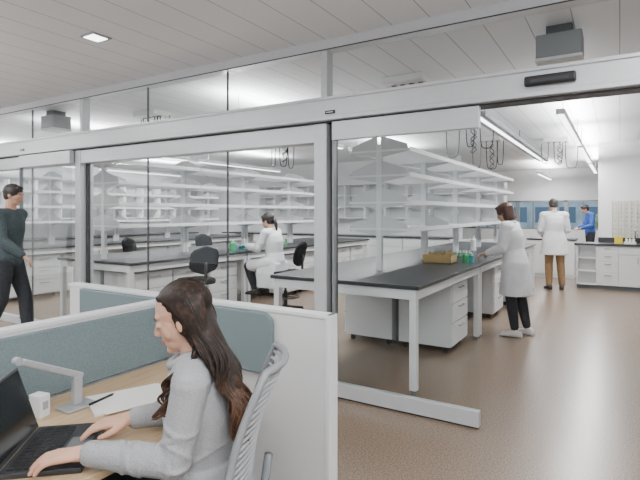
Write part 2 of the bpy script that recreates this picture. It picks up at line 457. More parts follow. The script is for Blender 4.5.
F0 = C0 = S0 = None
TL = 2.2
SL = 1.42
benchX = (-2.155, -5.745, -9.35)
for bi, bxc in enumerate(benchX):
    make('worktop', MB().bx(-.755, .755, 0, 3*TL, .866, .90), BLACKTOP, loc=(bxc, 3.85, 0), bevel=.004,
         label='long black epoxy lab worktop on white frames', cat='worktop', group='black bench worktops')
    for k in range(3):
        if F0 is None: F0 = table_frame(TL); F0.location = (bxc, 3.85, 0)
        else: dup(F0, (bxc, 3.85+k*TL, 0))
    ys = [5.17, 7.2, 8.35, 9.7] if bi == 0 else [4.0, 4.62, 5.3, 7.1, 7.75, 8.4, 9.05, 9.7]
    for y in ys:
        if C0 is None: C0 = mobile_cabinet(); C0.location = (bxc+.34, y, 0)
        else: dup(C0, (bxc+.34, y, 0))
        dup(C0, (bxc-.34, y+.6, 0), math.pi)
    y = 4.72 if bi == 0 else 4.0
    while y+SL < 3.85+3*TL+.1:
        if S0 is None: S0 = shelf_unit(SL); S0.location = (bxc, y, .9)
        else: dup(S0, (bxc, y, .9))
        y += SL+.005

def wall_shelf(L):
    s = empty('wall_shelf_unit', (0, 0, 0), 0, 'white open wall shelving with dividers', 'shelving', 'white wall shelving')
    make('back_panel', MB().bx(0, .02, 0, L, 1.35, 2.3), BRACK, s)
    for z in (1.35, 1.66, 1.97, 2.28): make('shelf', MB().bx(.02, .34, 0, L, z, z+.02), SHELFW, s)
    for y in (0, L/2-.01, L-.02): make('divider', MB().bx(.02, .33, y, y+.02, 1.37, 2.28), SHELFW, s)
    return s
w0 = wall_shelf(1.2); w0.location = (-11.995, 4.0, 0)
for k in range(1, 7): dup(w0, (-11.995, 4.0+k*1.21, 0))
for k in range(6): dup(w0, (-3.5-k*1.21, 12.395, 0), -math.pi/2)
w1 = empty('base_cabinet', (-11.99, 4.0, 0), 0, 'white base cabinet with drawers against the wall', 'cabinet', 'white wall base cabinets')
make('body', MB().bx(0, .58, 0, 1.2, 0, .862), CABW, w1)
for k in range(2):
    for a, b in ((.1, .62), (.64, .84)):
        make('drawer', MB().bx(.58, .6, .01+k*.6, .59+k*.6, a, b), STEELW, w1, bevel=.003)
for k in range(1, 6): dup(w1, (-11.99, 4.0+k*1.21, 0))
for k in range(6): dup(w1, (-3.5-k*1.21, 12.38, 0), -math.pi/2)
make('worktop', MB().bx(-11.99, -11.35, 4.0, 11.3, .864, .90), BLACKTOP, label='black worktop along the white side wall', cat='worktop', group='black wall worktops')
make('worktop', MB().bx(-10.8, -3.5, 11.75, 12.38, .864, .90), BLACKTOP, label='black worktop along the white rear wall', cat='worktop', group='black wall worktops')

# ------------------------------------------------------------------ lab chairs
def lab_chair():
    s = empty('lab_chair', (0, 0, 0), 0, 'black upholstered lab task chair on a five star base', 'chair', 'black lab chairs')
    sh = .58
    pr = lambda w, d: [(d*math.copysign(abs(math.cos(t))**.6, math.cos(t)), w*math.copysign(abs(math.sin(t))**.6, math.sin(t))) for t in [i*math.pi/14 for i in range(28)]]
    make('seat', MB().prism(pr(.225, .215), (0, 0, sh), (1, 0, 0), (0, 1, 0), (0, 0, .07)), BLKFAB, s, bevel=.02)
    secs = []
    for k in range(9):
        t = k/8; z = sh+.14+t*.36; w = .20*(1-.9*(abs(t-.5)*2)**5); x = -.21-.08*t+.02*math.sin(t*math.pi)
        secs.append(((x, 0, z), (.028, 0, 0), (0, w, 0)))
    make('backrest', MB().loft(secs, 20, sq=.7), BLKFAB, s, smooth=True)
    make('back_support', MB().tube([(-.05, 0, sh-.01), (-.2, 0, sh-.01), (-.27, 0, sh+.06), (-.275, 0, sh+.3)], .018, 8), BLACK, s, smooth=True)
    make('gas_lift', MB().cyl((0, 0, .1), (0, 0, .35), .03).cyl((0, 0, .35), (0, 0, sh), .018), BLACK, s)
    make('foot_ring', MB().tube([(.2*math.cos(t), .2*math.sin(t), .26) for t in [i*math.pi/12 for i in range(24)]], .011, 6, closed=True)
         .cyl((-.2, 0, .26), (.2, 0, .26), .008).cyl((0, -.2, .26), (0, .2, .26), .008), BLACK, s, smooth=True)
    b = MB()
    for k in range(5):
        a = k*2*math.pi/5+.3; c, d = math.cos(a), math.sin(a)
        b.cyl((0, 0, .11), (.29*c, .29*d, .075), .026, .018, 8)
    make('base', b, BLACK, s)
    for k in range(5):
        a = k*2*math.pi/5+.3; c, d = math.cos(a), math.sin(a)
        make('caster', MB().cyl((.29*c-d*.02, .29*d+c*.02, .028), (.29*c+d*.02, .29*d-c*.02, .028), .028).cyl((.29*c, .29*d, .03), (.29*c, .29*d, .08), .01), BLACK, s)
    return s
ch = lab_chair(); ch.location = (-4.72, 4.66, 0); ch.rotation_euler = (0, 0, math.radians(160))
for x, y, r in [(-4.24, 5.99, 190), (-6.95, 5.6, 20), (-6.9, 7.2, -10)]:
    dup(ch, (x, y, 0), math.radians(r))

# ------------------------------------------------------------------ sink wall cabinets
def base_cab(x0, x1, kind):
    s = empty('base_cabinet', (x0, 11.1, 0), 0, {'open': 'white open shelf base cabinet by the wall end', 'door': 'white two door base cabinet under the counter', 'drawer': 'white drawer base cabinet under the counter'}[kind], 'cabinet')
    w = x1-x0
    if kind == 'open':
        f = MB().bx(0, .02, 0, .58, .08, .86).bx(w-.02, w, 0, .58, .08, .86).bx(0, w, .28, .30, .08, .86).bx(0, w, 0, .58, .08, .1).bx(0, w, 0, .58, .84, .86)
        make('body', f, SHELFW, s)
        for z in (.34, .6): make('shelf', MB().bx(.02, w-.02, .02, .28, z, z+.02), SHELFW, s)
    else:
        make('body', MB().bx(0, w, .02, .58, .08, .86), CABW, s)
        if kind == 'door':
            make('drawer', MB().bx(.005, w-.005, 0, .02, .70, .85), STEELW, s, bevel=.003)
            for k in range(2):
                a = .005+k*(w/2); d = make('door', MB().bx(a, a+w/2-.01, 0, .02, .09, .69), STEELW, s, bevel=.003)
                hx = w/2+(-.05 if k == 0 else .04)
                make('handle', MB().bx(hx, hx+.01, -.025, 0, .53, .65), ALUD, d)
        else:
            for a, b in ((.09, .33), (.335, .55), (.555, .70), (.705, .85)):
                d = make('drawer', MB().bx(.005, w-.005, 0, .02, a, b), STEELW, s, bevel=.003)
                make('handle', MB().bx(w/2-.06, w/2+.06, -.025, 0, b-.05, b-.04), ALUD, d)
    make('toe_kick', MB().bx(0, w, .06, .58, 0, .08), MGREY, s)
base_cab(-.38, -.02, 'drawer'); base_cab(-.02, .7, 'door'); base_cab(.7, 1.4, 'door')
base_cab(-.74, -.38, 'open')
make('worktop', MB().bx(-.78, 1.45, 11.07, 11.66, .862, .90), BLACKTOP, label='black counter top along the sink wall', cat='worktop', bevel=.003)
struct('trim_11', MB().bx(-.38, 1.45, 11.67, 11.70, .90, 1.0), BLACKTOP)
s = empty('drying_rack', (.30, 11.694, 1.30), 0, 'off-white gridded peg drying rack board on the wall', 'drying rack')
GRIDB = lines_mat('cream_grid_board', (.62, .60, .54), (.36, .33, .28), .105, 50, .014)
make('board', MB().bx(-.44, .44, -.03, 0, -.298, .45), GRIDB, s, bevel=.004)
pg = MB()
for i in range(9):
    for j in range(8): pg.cyl((-.37+i*.0925, -.03, -.22+j*.085), (-.37+i*.0925, -.10, -.19+j*.085), .011, .009, 6)
make('peg', pg, SHELFW, s)['kind'] = 'stuff'
s = empty('sink_faucet', (.26, 11.5, .90), 0, 'chrome gooseneck faucet on the counter', 'faucet')
make('spout', MB().tube([(0, 0, 0), (0, 0, .22), (0, -.03, .29), (0, -.1, .31), (0, -.17, .28), (0, -.18, .22)], .012, 8), CHROME, s, smooth=True)
make('handle', MB().cyl((-.08, 0, 0), (-.08, 0, .06), .012).cyl((-.12, 0, .06), (-.04, 0, .06), .008), CHROME, s)
s = empty('soap_station', (.17, 11.25, .90), 0, 'white tray with small yellow topped bottles', 'tray')
make('tray', MB().bx(-.1, .1, -.08, .08, 0, .04), SHELFW, s)
for k in range(3): make('bottle', MB().cyl((-.06+k*.06, 0, .02), (-.06+k*.06, 0, .10), .02).cyl((-.06+k*.06, 0, .10), (-.06+k*.06, 0, .12), .012, m=1), [SHELFW, YELLOW], s)

make('worktop', MB().bx(-1.9, -.85, 12.6, 13.3, .866, .90), BLACKTOP, label='black worktop on a white cabinet near the windows', cat='worktop', bevel=.003)
s = empty('base_cabinet', (-1.88, 12.62, 0), 0, 'white island cabinet with two doors near the windows', 'cabinet')
make('body', MB().bx(0, 1.0, .02, .66, .0, .865), CABW, s)
for k in range(2): make('door', MB().bx(.01+k*.5, .49+k*.5, 0, .02, .08, .85), STEELW, s, bevel=.003)
s = empty('yellow_bin', (-.02, 11.25, .90), 0, 'small bright yellow box on the black counter', 'box')
make('box_body', MB().bx(-.07, .07, -.06, .06, 0, .12), YELLOW, s, bevel=.01)
make('box_lid', MB().bx(-.072, .072, -.062, .062, .12, .135), YELLOW, s, bevel=.005)

# ------------------------------------------------------------------ bench items
def bottle(x, y, z, r, h, mt, label, name='lab_bottle'):
    s = empty(name, (x, y, z), 0, label, 'bottle')
    make('bottle_body', MB().cyl((0, 0, 0), (0, 0, h*.7), r).cyl((0, 0, h*.7), (0, 0, h*.82), r, r*.45).cyl((0, 0, h*.82), (0, 0, h*.86), r*.45), mt, s)
    make('bottle_cap', MB().cyl((0, 0, h*.86), (0, 0, h), r*.5), SHELFW, s)
def rack(x, y, z, mt, label, rz=0):
    s = empty('tube_rack', (x, y, z), rz, label, 'rack')
    make('rack_frame', MB().bx(-.12, .12, -.05, .05, 0, .012).bx(-.12, .12, -.05, .05, .05, .06).bx(-.12, -.11, -.05, .05, 0, .06).bx(.11, .12, -.05, .05, 0, .06), mt, s)
    for i in range(5):
        for j in range(2): make('tube', MB().cyl((-.08+i*.04, -.02+j*.04, .012), (-.08+i*.04, -.02+j*.04, .09), .009, n=8), SHELFW, s)
s = empty('woven_basket', (-1.86, 5.85, .90), 0, 'tan open box with small supplies on the bench', 'basket')
make('basket_wall', MB().bx(-.17, .17, -.13, -.12, 0, .10).bx(-.17, .17, .12, .13, 0, .10).bx(-.17, -.16, -.13, .13, 0, .10).bx(.16, .17, -.13, .13, 0, .10).bx(-.17, .17, -.13, .13, 0, .01), STRAW, s)
for k in range(5): make('supply_bottle', MB().cyl((-.11+k*.055, -.05+.03*(k % 2), .01), (-.11+k*.06, -.03+.03*(k % 2), .12+.01*k), .018), STRAW, s)
bottle(-1.58, 5.95, .9, .035, .14, GREENP, 'green plastic bottle on the bench')
bottle(-1.54, 6.05, .9, .03, .12, TEALP, 'turquoise bottle on the bench')
rack(-1.82, 6.75, .9, GREENP, 'green tube rack beside the worker', .2)
bottle(-5.2, 5.9, .9, .04, .18, GREENP, 'green bottle beside the seated worker')
bottle(-5.28, 6.05, .9, .03, .14, TEALP, 'turquoise bottle beside the seated worker')
rack(-5.2, 6.25, .9, TEALP, 'turquoise tube rack beside the seated worker', .1)
bottle(-2.0, 8.0, .9, .045, .24, SHELFW, 'white wash bottle on the bench')
bottle(-1.75, 8.9, .9, .045, .26, SHELFW, 'white wash bottle on the far bench')
rack(-5.5, 7.6, .9, GREENP, 'green tube rack on the black bench')

# ------------------------------------------------------------------ people
def remesh(mb, vox, it=3, fac=.5):
    me = tomesh(mb, 'tmp'); fixn(me)
    o = bpy.data.objects.new('tmp', me); COL.objects.link(o)
    r = o.modifiers.new('r', 'REMESH'); r.mode = 'VOXEL'; r.voxel_size = vox; r.adaptivity = 0
    sm = o.modifiers.new('s', 'SMOOTH'); sm.factor = fac; sm.iterations = it
    dg = bpy.context.evaluated_depsgraph_get(); dg.update()
    out = bpy.data.meshes.new_from_object(o.evaluated_get(dg))
    bpy.data.objects.remove(o); bpy.data.meshes.remove(me)
    out.materials.clear()
    out.polygons.foreach_set('use_smooth', [True]*len(out.polygons))
    return out

def lerp(a, b, t): return V(a)*(1-t)+V(b)*t
def frame(p, x, z):
    x = V(x).normalized(); z = V(z); z = (z-x*z.dot(x)).normalized(); y = z.cross(x)
    m = Matrix((x, y, z)).transposed().to_4x4(); m.translation = V(p); return m

def head(mb, H, fem=True):
    mb.T = H; e = lambda c, r, R=None: mb.ell(c, r, n=24, R=R)
    e((-.012, 0, .035), (.096, .075, .084)); e((.02, 0, -.012), (.068, .063, .088))
    e((.030, 0, -.066), (.052, .047 if fem else .054, .040)); e((.066, 0, -.092), (.020, .021, .017))
    if fem:
        e((.066, 0, .030), (.022, .048, .020)); e((.048, .034, -.025), (.028, .024, .034)); e((.048, -.034, -.025), (.028, .024, .034))
        e((.060, 0, -.050), (.026, .030, .030))
    else:
        e((.068, 0, .030), (.024, .048, .014)); e((.055, .038, -.025), (.026, .022, .024)); e((.055, -.038, -.025), (.026, .022, .024))
    mb.cap((.084, 0, .010), (.1020, 0, -.026), .008, .0100, 12)
    e((.093, .009, -.031), (.011, .007, .007)); e((.093, -.009, -.031), (.011, .007, .007))
    e((.082, 0, -.054), (.0120, .021, .0065)); e((.080, 0, -.064), (.0120, .018, .0065))
    for s in (1, -1):
        e((-.006, .075*s, -.008), (.018, .009, .030), Euler((0, -.2, 0)).to_matrix())
        e((.074, .031*s, .003), (.014, .017, .011))
    mb.T = Matrix()

def hand(mb, Mx, side, curl=(.35, .5, .35), r=1.0, spread=.08):
    mb.T = Mx
    mb.ell((.045, 0, 0), (.052, .040, .015)); mb.cap((0, 0, 0), (.03, 0, 0), .024, .022)
    for k, (y, L) in enumerate(((.030, .072), (.0105, .082), (-.0095, .076), (-.029, .060))):
        y *= side; mb.cap((.015, y*.6, 0), (.085-.006*(k == 3), y, 0), .013, .0105)
        p = V((.085-.006*(k == 3), y, 0)); a = 0; sp = spread*y/.03*.8
        for q, (fr, c) in enumerate(zip((.45, .32, .26), curl)):
            a += c*(1+.12*k); d = V((math.cos(a)*math.cos(sp), math.sin(sp)*math.cos(a), -math.sin(a)))
            p2 = p+d*L*fr; mb.cap(p, p2, (.0098-.001*q)*r, (.0090-.001*q)*r, 10); p = p2
    p = V((.02, .024*side, -.004)); p2 = V((.048, .048*side, -.012)); p3 = V((.074, .058*side, -.018)); p4 = V((.094, .058*side, -.024))
    mb.cap(p, p2, .016, .012); mb.cap(p2, p3, .0112, .010); mb.cap(p3, p4, .0098, .0082)
    mb.T = Matrix()

def torso(mb, J, o=0, g=1.0):
    P, C, N = V(J['pelvis']), V(J['chest']), V(J['neck'])
    def sec(p, rf, rl, d):
        d = d.normalized(); l = V((0, 1, 0)); f = l.cross(d).normalized(); return (p, f*(rf+o), l*(rl+o))
    d1 = C-P; d2 = N-C
    secs = [sec(P-d1.normalized()*.09, .07, .10, d1), sec(P-d1.normalized()*.05, .105, .15, d1), sec(P+d1.normalized()*.02, .112, .165*g, d1),
            sec(lerp(P, C, .5), .092, .130*g, d1), sec(C, .112, .150*g, d1+d2), sec(lerp(C, N, .45), .102, .158*g, d2),
            sec(lerp(C, N, .8), .07, .115*g, d2), sec(N, .05-o*.3, .06-o*.3, d2)]
    mb.loft(secs, 28)
    for s in 'LR':
        mb.cap(lerp(C, N, .72)+V((0, .05 if s == 'L' else -.05, 0)), J['sh'+s], .058+o, .048*g+o)
def arms(mb, J, o=0, t=1.0, k=1.0):
    for s in 'LR':
        S, E, W = V(J['sh'+s]), V(J['el'+s]), V(J['wr'+s])
        mb.cap(S, E, .050*k+o, .040*k+o); mb.cap(E, lerp(E, W, .4), .041*k+o, .039*k+o); mb.cap(lerp(E, W, .4), lerp(E, W, t), .039*k+o, .027*k+o)
def legs(mb, J, o=0, t=1.0, foot=True):
    P = V(J['pelvis'])
    for s, sg in (('L', 1), ('R', -1)):
        Hh = P+V((0, .088*sg, -.03)); K, A = V(J['kn'+s]), V(J['an'+s])
        mb.cap(Hh, K, .088+o, .056+o, 16); mb.cap(K, lerp(K, A, .35), .055+o, .054+o, 16); mb.cap(lerp(K, A, .35), lerp(K, A, t), .054+o, .036+o*1.2, 16)
        if foot:
            d = V(J['ft'+s]).normalized(); mb.cap(A, A+V((0, 0, -.05)), .035, .032); mb.cap(A+V((0, 0, -.055))-d*.03, A+d*.13+V((0, 0, -.068)), .03, .02)
def shoes(J, mt, par):
    for s in 'LR':
        A = V(J['an'+s]); d = V(J['ft'+s]).normalized(); l = V((-d.y, d.x, 0)); z = A.z
        mb = MB(); up = V((0, 0, 1)); b = .0 if z < .2 else z-.09
        secs = []
        for x, w, h in ((-.085, .02, .04), (-.07, .034, .075), (-.02, .038, .10), (.05, .042, .075), (.11, .046, .055), (.155, .038, .042), (.178, .015, .025)):
            secs.append((A*1+d*x+up*(b+h/2-z), up*h/2, l*w))
        mb.loft(secs, 16, sq=.75)
        make('shoe', mb, mt, par, smooth=True)

def person(pos, yaw, J, label, skin, vox, fem=True, hp=0, hy=0, hcurl=(.35, .5, .35), g=1.0, lids=False, ak=1.0, it=3, hs=1.0):
    H = Matrix.Translation(V(J['head'])) @ Euler((0, hp, hy)).to_matrix().to_4x4() @ Matrix.Scale(hs, 4)
    mb = MB(); torso(mb, J, 0, g); arms(mb, J, k=ak); legs(mb, J)
    mb.cap(V(J['neck'])-V((.01, 0, .05)), H @ V((-.02, 0, -.05)), .052 if fem else .06, .050 if fem else .056)
    head(mb, H, fem)
    for s, sg in (('L', -1), ('R', 1)):
        W = V(J['wr'+s]); dr = V(J.get('hd'+s, W-V(J['el'+s]))); hand(mb, frame(W, dr, J.get('hu'+s, (0, 0, 1))), sg, hcurl)
    me = remesh(mb, vox, it)
    me.materials.append(skin); me.materials.append(LIP)
    Hi = H.inverted()
    for p in me.polygons:
        c = Hi @ p.center
        if c.x > .080 and abs(c.y) < .021 and -.069 < c.z < -.050: p.material_index = 1
    o = bpy.data.objects.new('person', me); link(o, None, pos, math.radians(yaw)); o['label'] = label; o['category'] = 'person'
    for sg in (1, -1):
        e = MB(); e.T = H
        if lids:
            e.ell((.077, .031*sg, .001), (.0125, .0145, .009)); make('eyelid', e, skin, o, smooth=True)
            l = MB(); l.T = H; l.tube([(.0875-abs(t)*.006, .031*sg+t*.013, -.005+abs(t)*.002) for t in (-1, -.5, 0, .5, 1)], .0014, 6); make('eyelashes', l, EYED, o)
        else:
            e.ell((.081, .031*sg, .002), (.009, .012, .006)); make('eye', e, EYEW, o, smooth=True)
            l = MB(); l.T = H; l.ell((.0885, .031*sg, .002), (.0025, .0045, .0045)); make('iris', l, EYED, o, smooth=True)
        bl = MB(); bl.T = H; bl.tube([(.088-abs(t-.1)*.010, .031*sg+t*.018, .024+(1-t*t)*.003) for t in (-1, -.5, 0, .5, 1)], .0024, 6); make('eyebrow', bl, HAIRB, o)
    return o, H

def rm_part(name, mb, mat, par, vox, it=3, label=None):
    me = remesh(mb, vox, it); me.materials.append(mat)
    o = bpy.data.objects.new(name, me); link(o, par)
    if label: o['label'] = label
    return o

def bob_hair(H, par, mat, long=True):
    mb = MB(); mb.T = H
    mb.ell((-.020, 0, .042), (.104, .088, .092), n=24); mb.ell((.045, 0, .09), (.045, .058, .025))
    if long:
        mb.loft([((-.03, 0, .06), (.095, 0, 0), (0, .090, 0)), ((-.035, 0, 0), (.078, 0, 0), (0, .094, 0)), ((-.035, 0, -.06), (.070, 0, 0), (0, .096, 0)),
                 ((-.035, 0, -.105), (.066, 0, 0), (0, .094, 0)), ((-.035, 0, -.115), (.05, 0, 0), (0, .08, 0))], 24)
        for s in (1, -1): mb.ell((.035, .070*s, .035), (.032, .016, .055))
    else: mb.ell((-.045, 0, 0), (.064, .077, .075), n=18)
    rm_part('hair', mb, mat, par, .006, 4)

def folds(mb, p0, p1, R0, R1, us, r=.008):
    p0, p1 = V(p0), V(p1); d = (p1-p0).normalized(); a = d.orthogonal().normalized(); b = d.cross(a)
    for i, u in enumerate(us):
        c = lerp(p0, p1, u); R = R0+(R1-R0)*u; tl = .5 if i % 2 else -.45
        mb.tube([c+(a*math.cos(t)+b*math.sin(t))*R+d*(tl*R*math.cos(t+1+i)) for t in [k*math.pi/10 for k in range(20)]], r, 8, closed=True)

def coat(J, par, g=1.0, hem=.52, seated=False, mat=COAT):
    mb = MB(); torso(mb, J, .028, g); arms(mb, J, .020, .93)
    for s in 'LR':
        folds(mb, J['sh'+s], J['el'+s], .066, .058, (.5, .75, .95)); folds(mb, J['el'+s], J['wr'+s], .058, .050, (.3, .6))
    P = V(J['pelvis'])
    if not seated:
        C = V(J['chest']); w = lerp(P, C, .5)
        mb.loft([(w, (.118, 0, 0), (0, .158*g, 0)), (P, (.150, 0, 0), (0, .205*g, 0)), (V((P.x*.6, 0, (P.z+hem)/2)), (.175, 0, 0), (0, .225*g, 0)),
                 (V((P.x*.4, 0, hem+.02)), (.195, 0, 0), (0, .24*g, 0)), (V((P.x*.4, 0, hem)), (.19, 0, 0), (0, .235*g, 0))], 28)
        for k in range(11):
            t = k*2*math.pi/11+.2; c, s = math.cos(t), math.sin(t)
            mb.cap(V((P.x+.135*c, .19*g*s, P.z)), V((P.x*.4+.187*c, .233*g*s, hem+.01)), .005, .014, 8)
    else:
        for s, sg in (('L', 1), ('R', -1)):
            Hh = P+V((0, .09*sg, 0)); K = V(J['kn'+s]); mb.cap(Hh, lerp(Hh, K, .85), .115, .09)
            mb.loft([(P+V((.05, .16*sg, .02)), (.15, 0, 0), (0, .03, 0)), (P+V((.05, .19*sg, -.15)), (.17, 0, 0), (0, .03, 0)), (P+V((.03, .2*sg, -.36)), (.17, 0, 0), (0, .025, 0))], 16)
        mb.cap(P+V((.05, -.08, .0)), P+V((.05, .08, .0)), .11, .11)
        mb.loft([(P+V((-.10, 0, .0)), (.035, 0, 0), (0, .17, 0)), (P+V((-.13, 0, -.32)), (.03, 0, 0), (0, .19, 0))], 16)
    o = rm_part('lab_coat', mb, mat, par, .009, 3)
    N = V(J['neck'])
    c = MB().tube([N+V((.075*math.cos(t)+.005, .075*math.sin(t), -.005-.03*math.cos(t))) for t in [i*math.pi/10 for i in range(20)]], .016, 8, closed=True)
    make('collar', c, mat, o, smooth=True)
    return o

# --- standing woman at bench
J = dict(pelvis=(0, 0, .90), chest=(.05, 0, 1.20), neck=(.08, 0, 1.37), head=(.135, 0, 1.50), shL=(.07, .165, 1.33), shR=(.07, -.165, 1.33),
         elL=(.10, .21, 1.07), elR=(.08, -.22, 1.07), wrL=(.30, .13, 1.00), wrR=(.29, -.12, 1.00), knL=(.03, .09, .49), knR=(-.02, -.10, .49),
         anL=(-.02, .10, .09), anR=(-.10, -.11, .09), ftL=(1, .1, 0), ftR=(1, -.15, 0), hdL=(1, -.1, -.2), hdR=(1, .1, -.2))
W, H = person((-1.09, 6.42, 0), 172, J, 'standing woman in a white lab coat working at the bench', SKIN, .006, hp=.42)
coat(J, W, .95, .50); bob_hair(H, W, HAIRD)
mb = MB(); legs(mb, J, .012, .92, False); rm_part('trousers', mb, DARKP, W, .009)
shoes(J, SHOEW, W)

# --- man in coat, back turned
J = dict(pelvis=(0, 0, .97), chest=(.02, 0, 1.30), neck=(.04, 0, 1.51), head=(.08, 0, 1.655), shL=(.03, .20, 1.45), shR=(.03, -.20, 1.45),
         elL=(.05, .26, 1.16), elR=(.05, -.26, 1.16), wrL=(.28, .16, 1.08), wrR=(.28, -.16, 1.08), knL=(.02, .10, .52), knR=(.0, -.11, .52),
         anL=(-.03, .11, .09), anR=(-.06, -.12, .09), ftL=(1, .2, 0), ftR=(1, -.2, 0))
W, H = person((-1.10, 10.72, 0), 112, J, 'man in a white lab coat and khaki trousers seen from behind', SKIN2, .008, False, hp=.25, g=1.1)
coat(J, W, 1.12, .68); bob_hair(H, W, HAIRG, False)
mb = MB(); legs(mb, J, .02, .95, False); rm_part('trousers', mb, KHAKI, W, .009)
shoes(J, SHOEB, W)

# --- person in blue near the windows
J2 = dict(J); J2['head'] = (.14, 0, 1.60)
W, H = person((-.70, 15.6, 0), 200, J2, 'person in a blue top standing near the windows', SKIN2, .01, False, hp=.3)
mb = MB(); torso(mb, J2, .02); arms(mb, J2, .014, .9); rm_part('blue_top', mb, BLUE, W, .01)
bob_hair(H, W, HAIRB, False)
mb = MB(); legs(mb, J2, .015, .95, False); rm_part('trousers', mb, DARKP, W, .01)
shoes(J2, SHOEB, W)

# --- walking man in the office
J = dict(pelvis=(0, 0, .98), chest=(.02, 0, 1.31), neck=(.03, 0, 1.54), head=(.06, 0, 1.70), shL=(.02, .20, 1.48), shR=(.02, -.20, 1.48),
         elL=(-.08, .25, 1.20), elR=(.08, -.25, 1.20), wrL=(-.04, .27, .95), wrR=(.28, -.20, 1.03), knL=(.13, .10, .54), knR=(-.02, -.10, .53),
         anL=(.17, .10, .09), anR=(-.20, -.10, .14), ftL=(1, 0, .0), ftR=(1, 0, -.1))
W, H = person((-5.94, 2.95, 0), 32, J, 'man walking past the glass in a dark knit sweater', SKIN2, .008, False, hp=.15, g=1.1)
mb = MB(); torso(mb, J, .022, 1.1); arms(mb, J, .018, .93); rm_part('sweater', mb, SLATE, W, .009)
bob_hair(H, W, HAIRB, False)
mb = MB(); legs(mb, J, .02, .95, False); rm_part('trousers', mb, DARKP, W, .009)
shoes(J, SHOEB, W)

# --- seated lab worker
J = dict(pelvis=(.0, 0, .76), chest=(.03, 0, 1.06), neck=(.07, 0, 1.245), head=(.13, 0, 1.375), shL=(.07, .165, 1.20), shR=(.07, -.165, 1.20),
         elL=(.17, .22, .98), elR=(.17, -.22, .98), wrL=(.42, .12, 1.0), wrR=(.42, -.12, 1.0), knL=(.40, .13, .70), knR=(.40, -.13, .70),
         anL=(.28, .12, .36), anR=(.28, -.12, .36), ftL=(1, 0, 0), ftR=(1, 0, 0))
W, H = person((-4.40, 5.95, 0), 184, J, 'seated worker in a white lab coat and gloves at the bench', SKIN, .006, hp=.35)
coat(J, W, .95, seated=True)
mb = MB(); legs(mb, J, .012, .92, False); rm_part('trousers', mb, DARKP, W, .009)
shoes(J, SHOEB, W)
bob_hair(H, W, HAIRB, False)
make('ponytail', MB().tube([H @ V((-.09, 0, .02)), H @ V((-.115, 0, -.02)), H @ V((-.12, 0, -.08)), H @ V((-.11, 0, -.14)), H @ V((-.10, 0, -.19))], [.02, .026, .026, .02, .006], 10), HAIRB, W, smooth=True)
for s, sg in (('L', -1), ('R', 1)):
    mb = MB(); hand(mb, frame(J['wr'+s], V(J['wr'+s])-V(J['el'+s]), (0, 0, 1)), sg, r=1.2); rm_part('glove', mb, GLOVE, W, .005, 1)

# --- woman at the desk
J = dict(pelvis=(0, 0, .56), chest=(.0, 0, .85), neck=(.025, 0, 1.035), head=(.062, 0, 1.152), shL=(.01, .150, .970), shR=(.01, -.150, .970),
         elL=(.05, .180, .762), elR=(.03, -.215, .772), wrL=(.315, .160, .788), wrR=(.255, -.075, .790), knL=(.42, .11, .55), knR=(.42, -.11, .55),
         anL=(.38, .11, .09), anR=(.38, -.11, .09), ftL=(1, 0, 0), ftR=(1, 0, 0), hdL=(1, .10, -.06), hdR=(1, .24, -.06))
W, H = person((-1.19, 1.2, 0), 215, J, 'woman in a grey cardigan typing on a laptop at the desk', SKIN, .0035, hp=.30, hcurl=(.18, .32, .22), g=.90, lids=True, ak=.86, it=6, hs=.96)
mb = MB(); torso(mb, J, .015, .91); arms(mb, J, .013, .93, k=.88)
mb.loft([((.0, 0, .70), (.12, 0, 0), (0, .148, 0)), ((0, 0, .60), (.135, 0, 0), (0, .175, 0)), ((0, 0, .52), (.13, 0, 0), (0, .172, 0))], 28)
for s in 'LR':
    E, Wr = V(J['el'+s]), V(J['wr'+s])
    mb.cyl(lerp(E, Wr, .80), lerp(E, Wr, .93), .036, .038, 18)
    folds(mb, J['sh'+s], E, .055, .046, (.5, .68, .84, .97), .0068)
    folds(mb, E, Wr, .048, .040, (.1, .26, .42, .58), .0063)
for u, tl in ((.66, .02), (.74, -.03), (.80, .03)):
    mb.tube([V((.113*math.cos(t), .138*math.sin(t), u+tl*math.sin(t*2))) for t in [i*math.pi/14 for i in range(28)]], .007, 8, closed=True)
sw = rm_part('cardigan', mb, SWEATER, W, .005, 3)
N = V(J['neck'])
make('collar', MB().tube([N+V((.070*math.cos(t)+.004, .074*math.sin(t), -.0-.035*math.cos(t))) for t in [i*math.pi/12 for i in range(24)]], .017, 10, closed=True), SWEATER, sw, smooth=True)
mb = MB(); legs(mb, J, .014, .93, False); rm_part('trousers', mb, DARKP, W, .008)
shoes(J, SHOEB, W)
# long hair
mb = MB(); mb.T = H
mb.ell((-.022, 0, .045), (.095, .079, .082), n=24); mb.ell((-.05, 0, -.03), (.058, .079, .086), n=20)
mb.ell((.034, .0, .086), (.034, .050, .022)); mb.ell((-.022, .070, .0), (.040, .015, .065))
mb.ell((-.026, -.068, -.02), (.040, .015, .07)); mb.T = Matrix()
hb = [H @ V((-.05, .03, -.04)), V((-.062, .062, 1.03)), V((-.105, .082, .96)), V((-.12, .082, .88))]
for a, b, r0, r1 in zip(hb[:-1], hb[1:], (.058, .048, .038), (.048, .038, .014)): mb.cap(a, b, r0, r1, 16)
hb2 = [H @ V((-.04, -.04, -.04)), V((-.03, -.08, 1.03)), V((-.09, -.06, .96)), V((-.11, -.0, .88))]
for a, b, r0, r1 in zip(hb2[:-1], hb2[1:], (.052, .042, .038), (.042, .038, .018)): mb.cap(a, b, r0, r1, 14)
hair = rm_part('hair', mb, HAIRL, W, .006, 3)
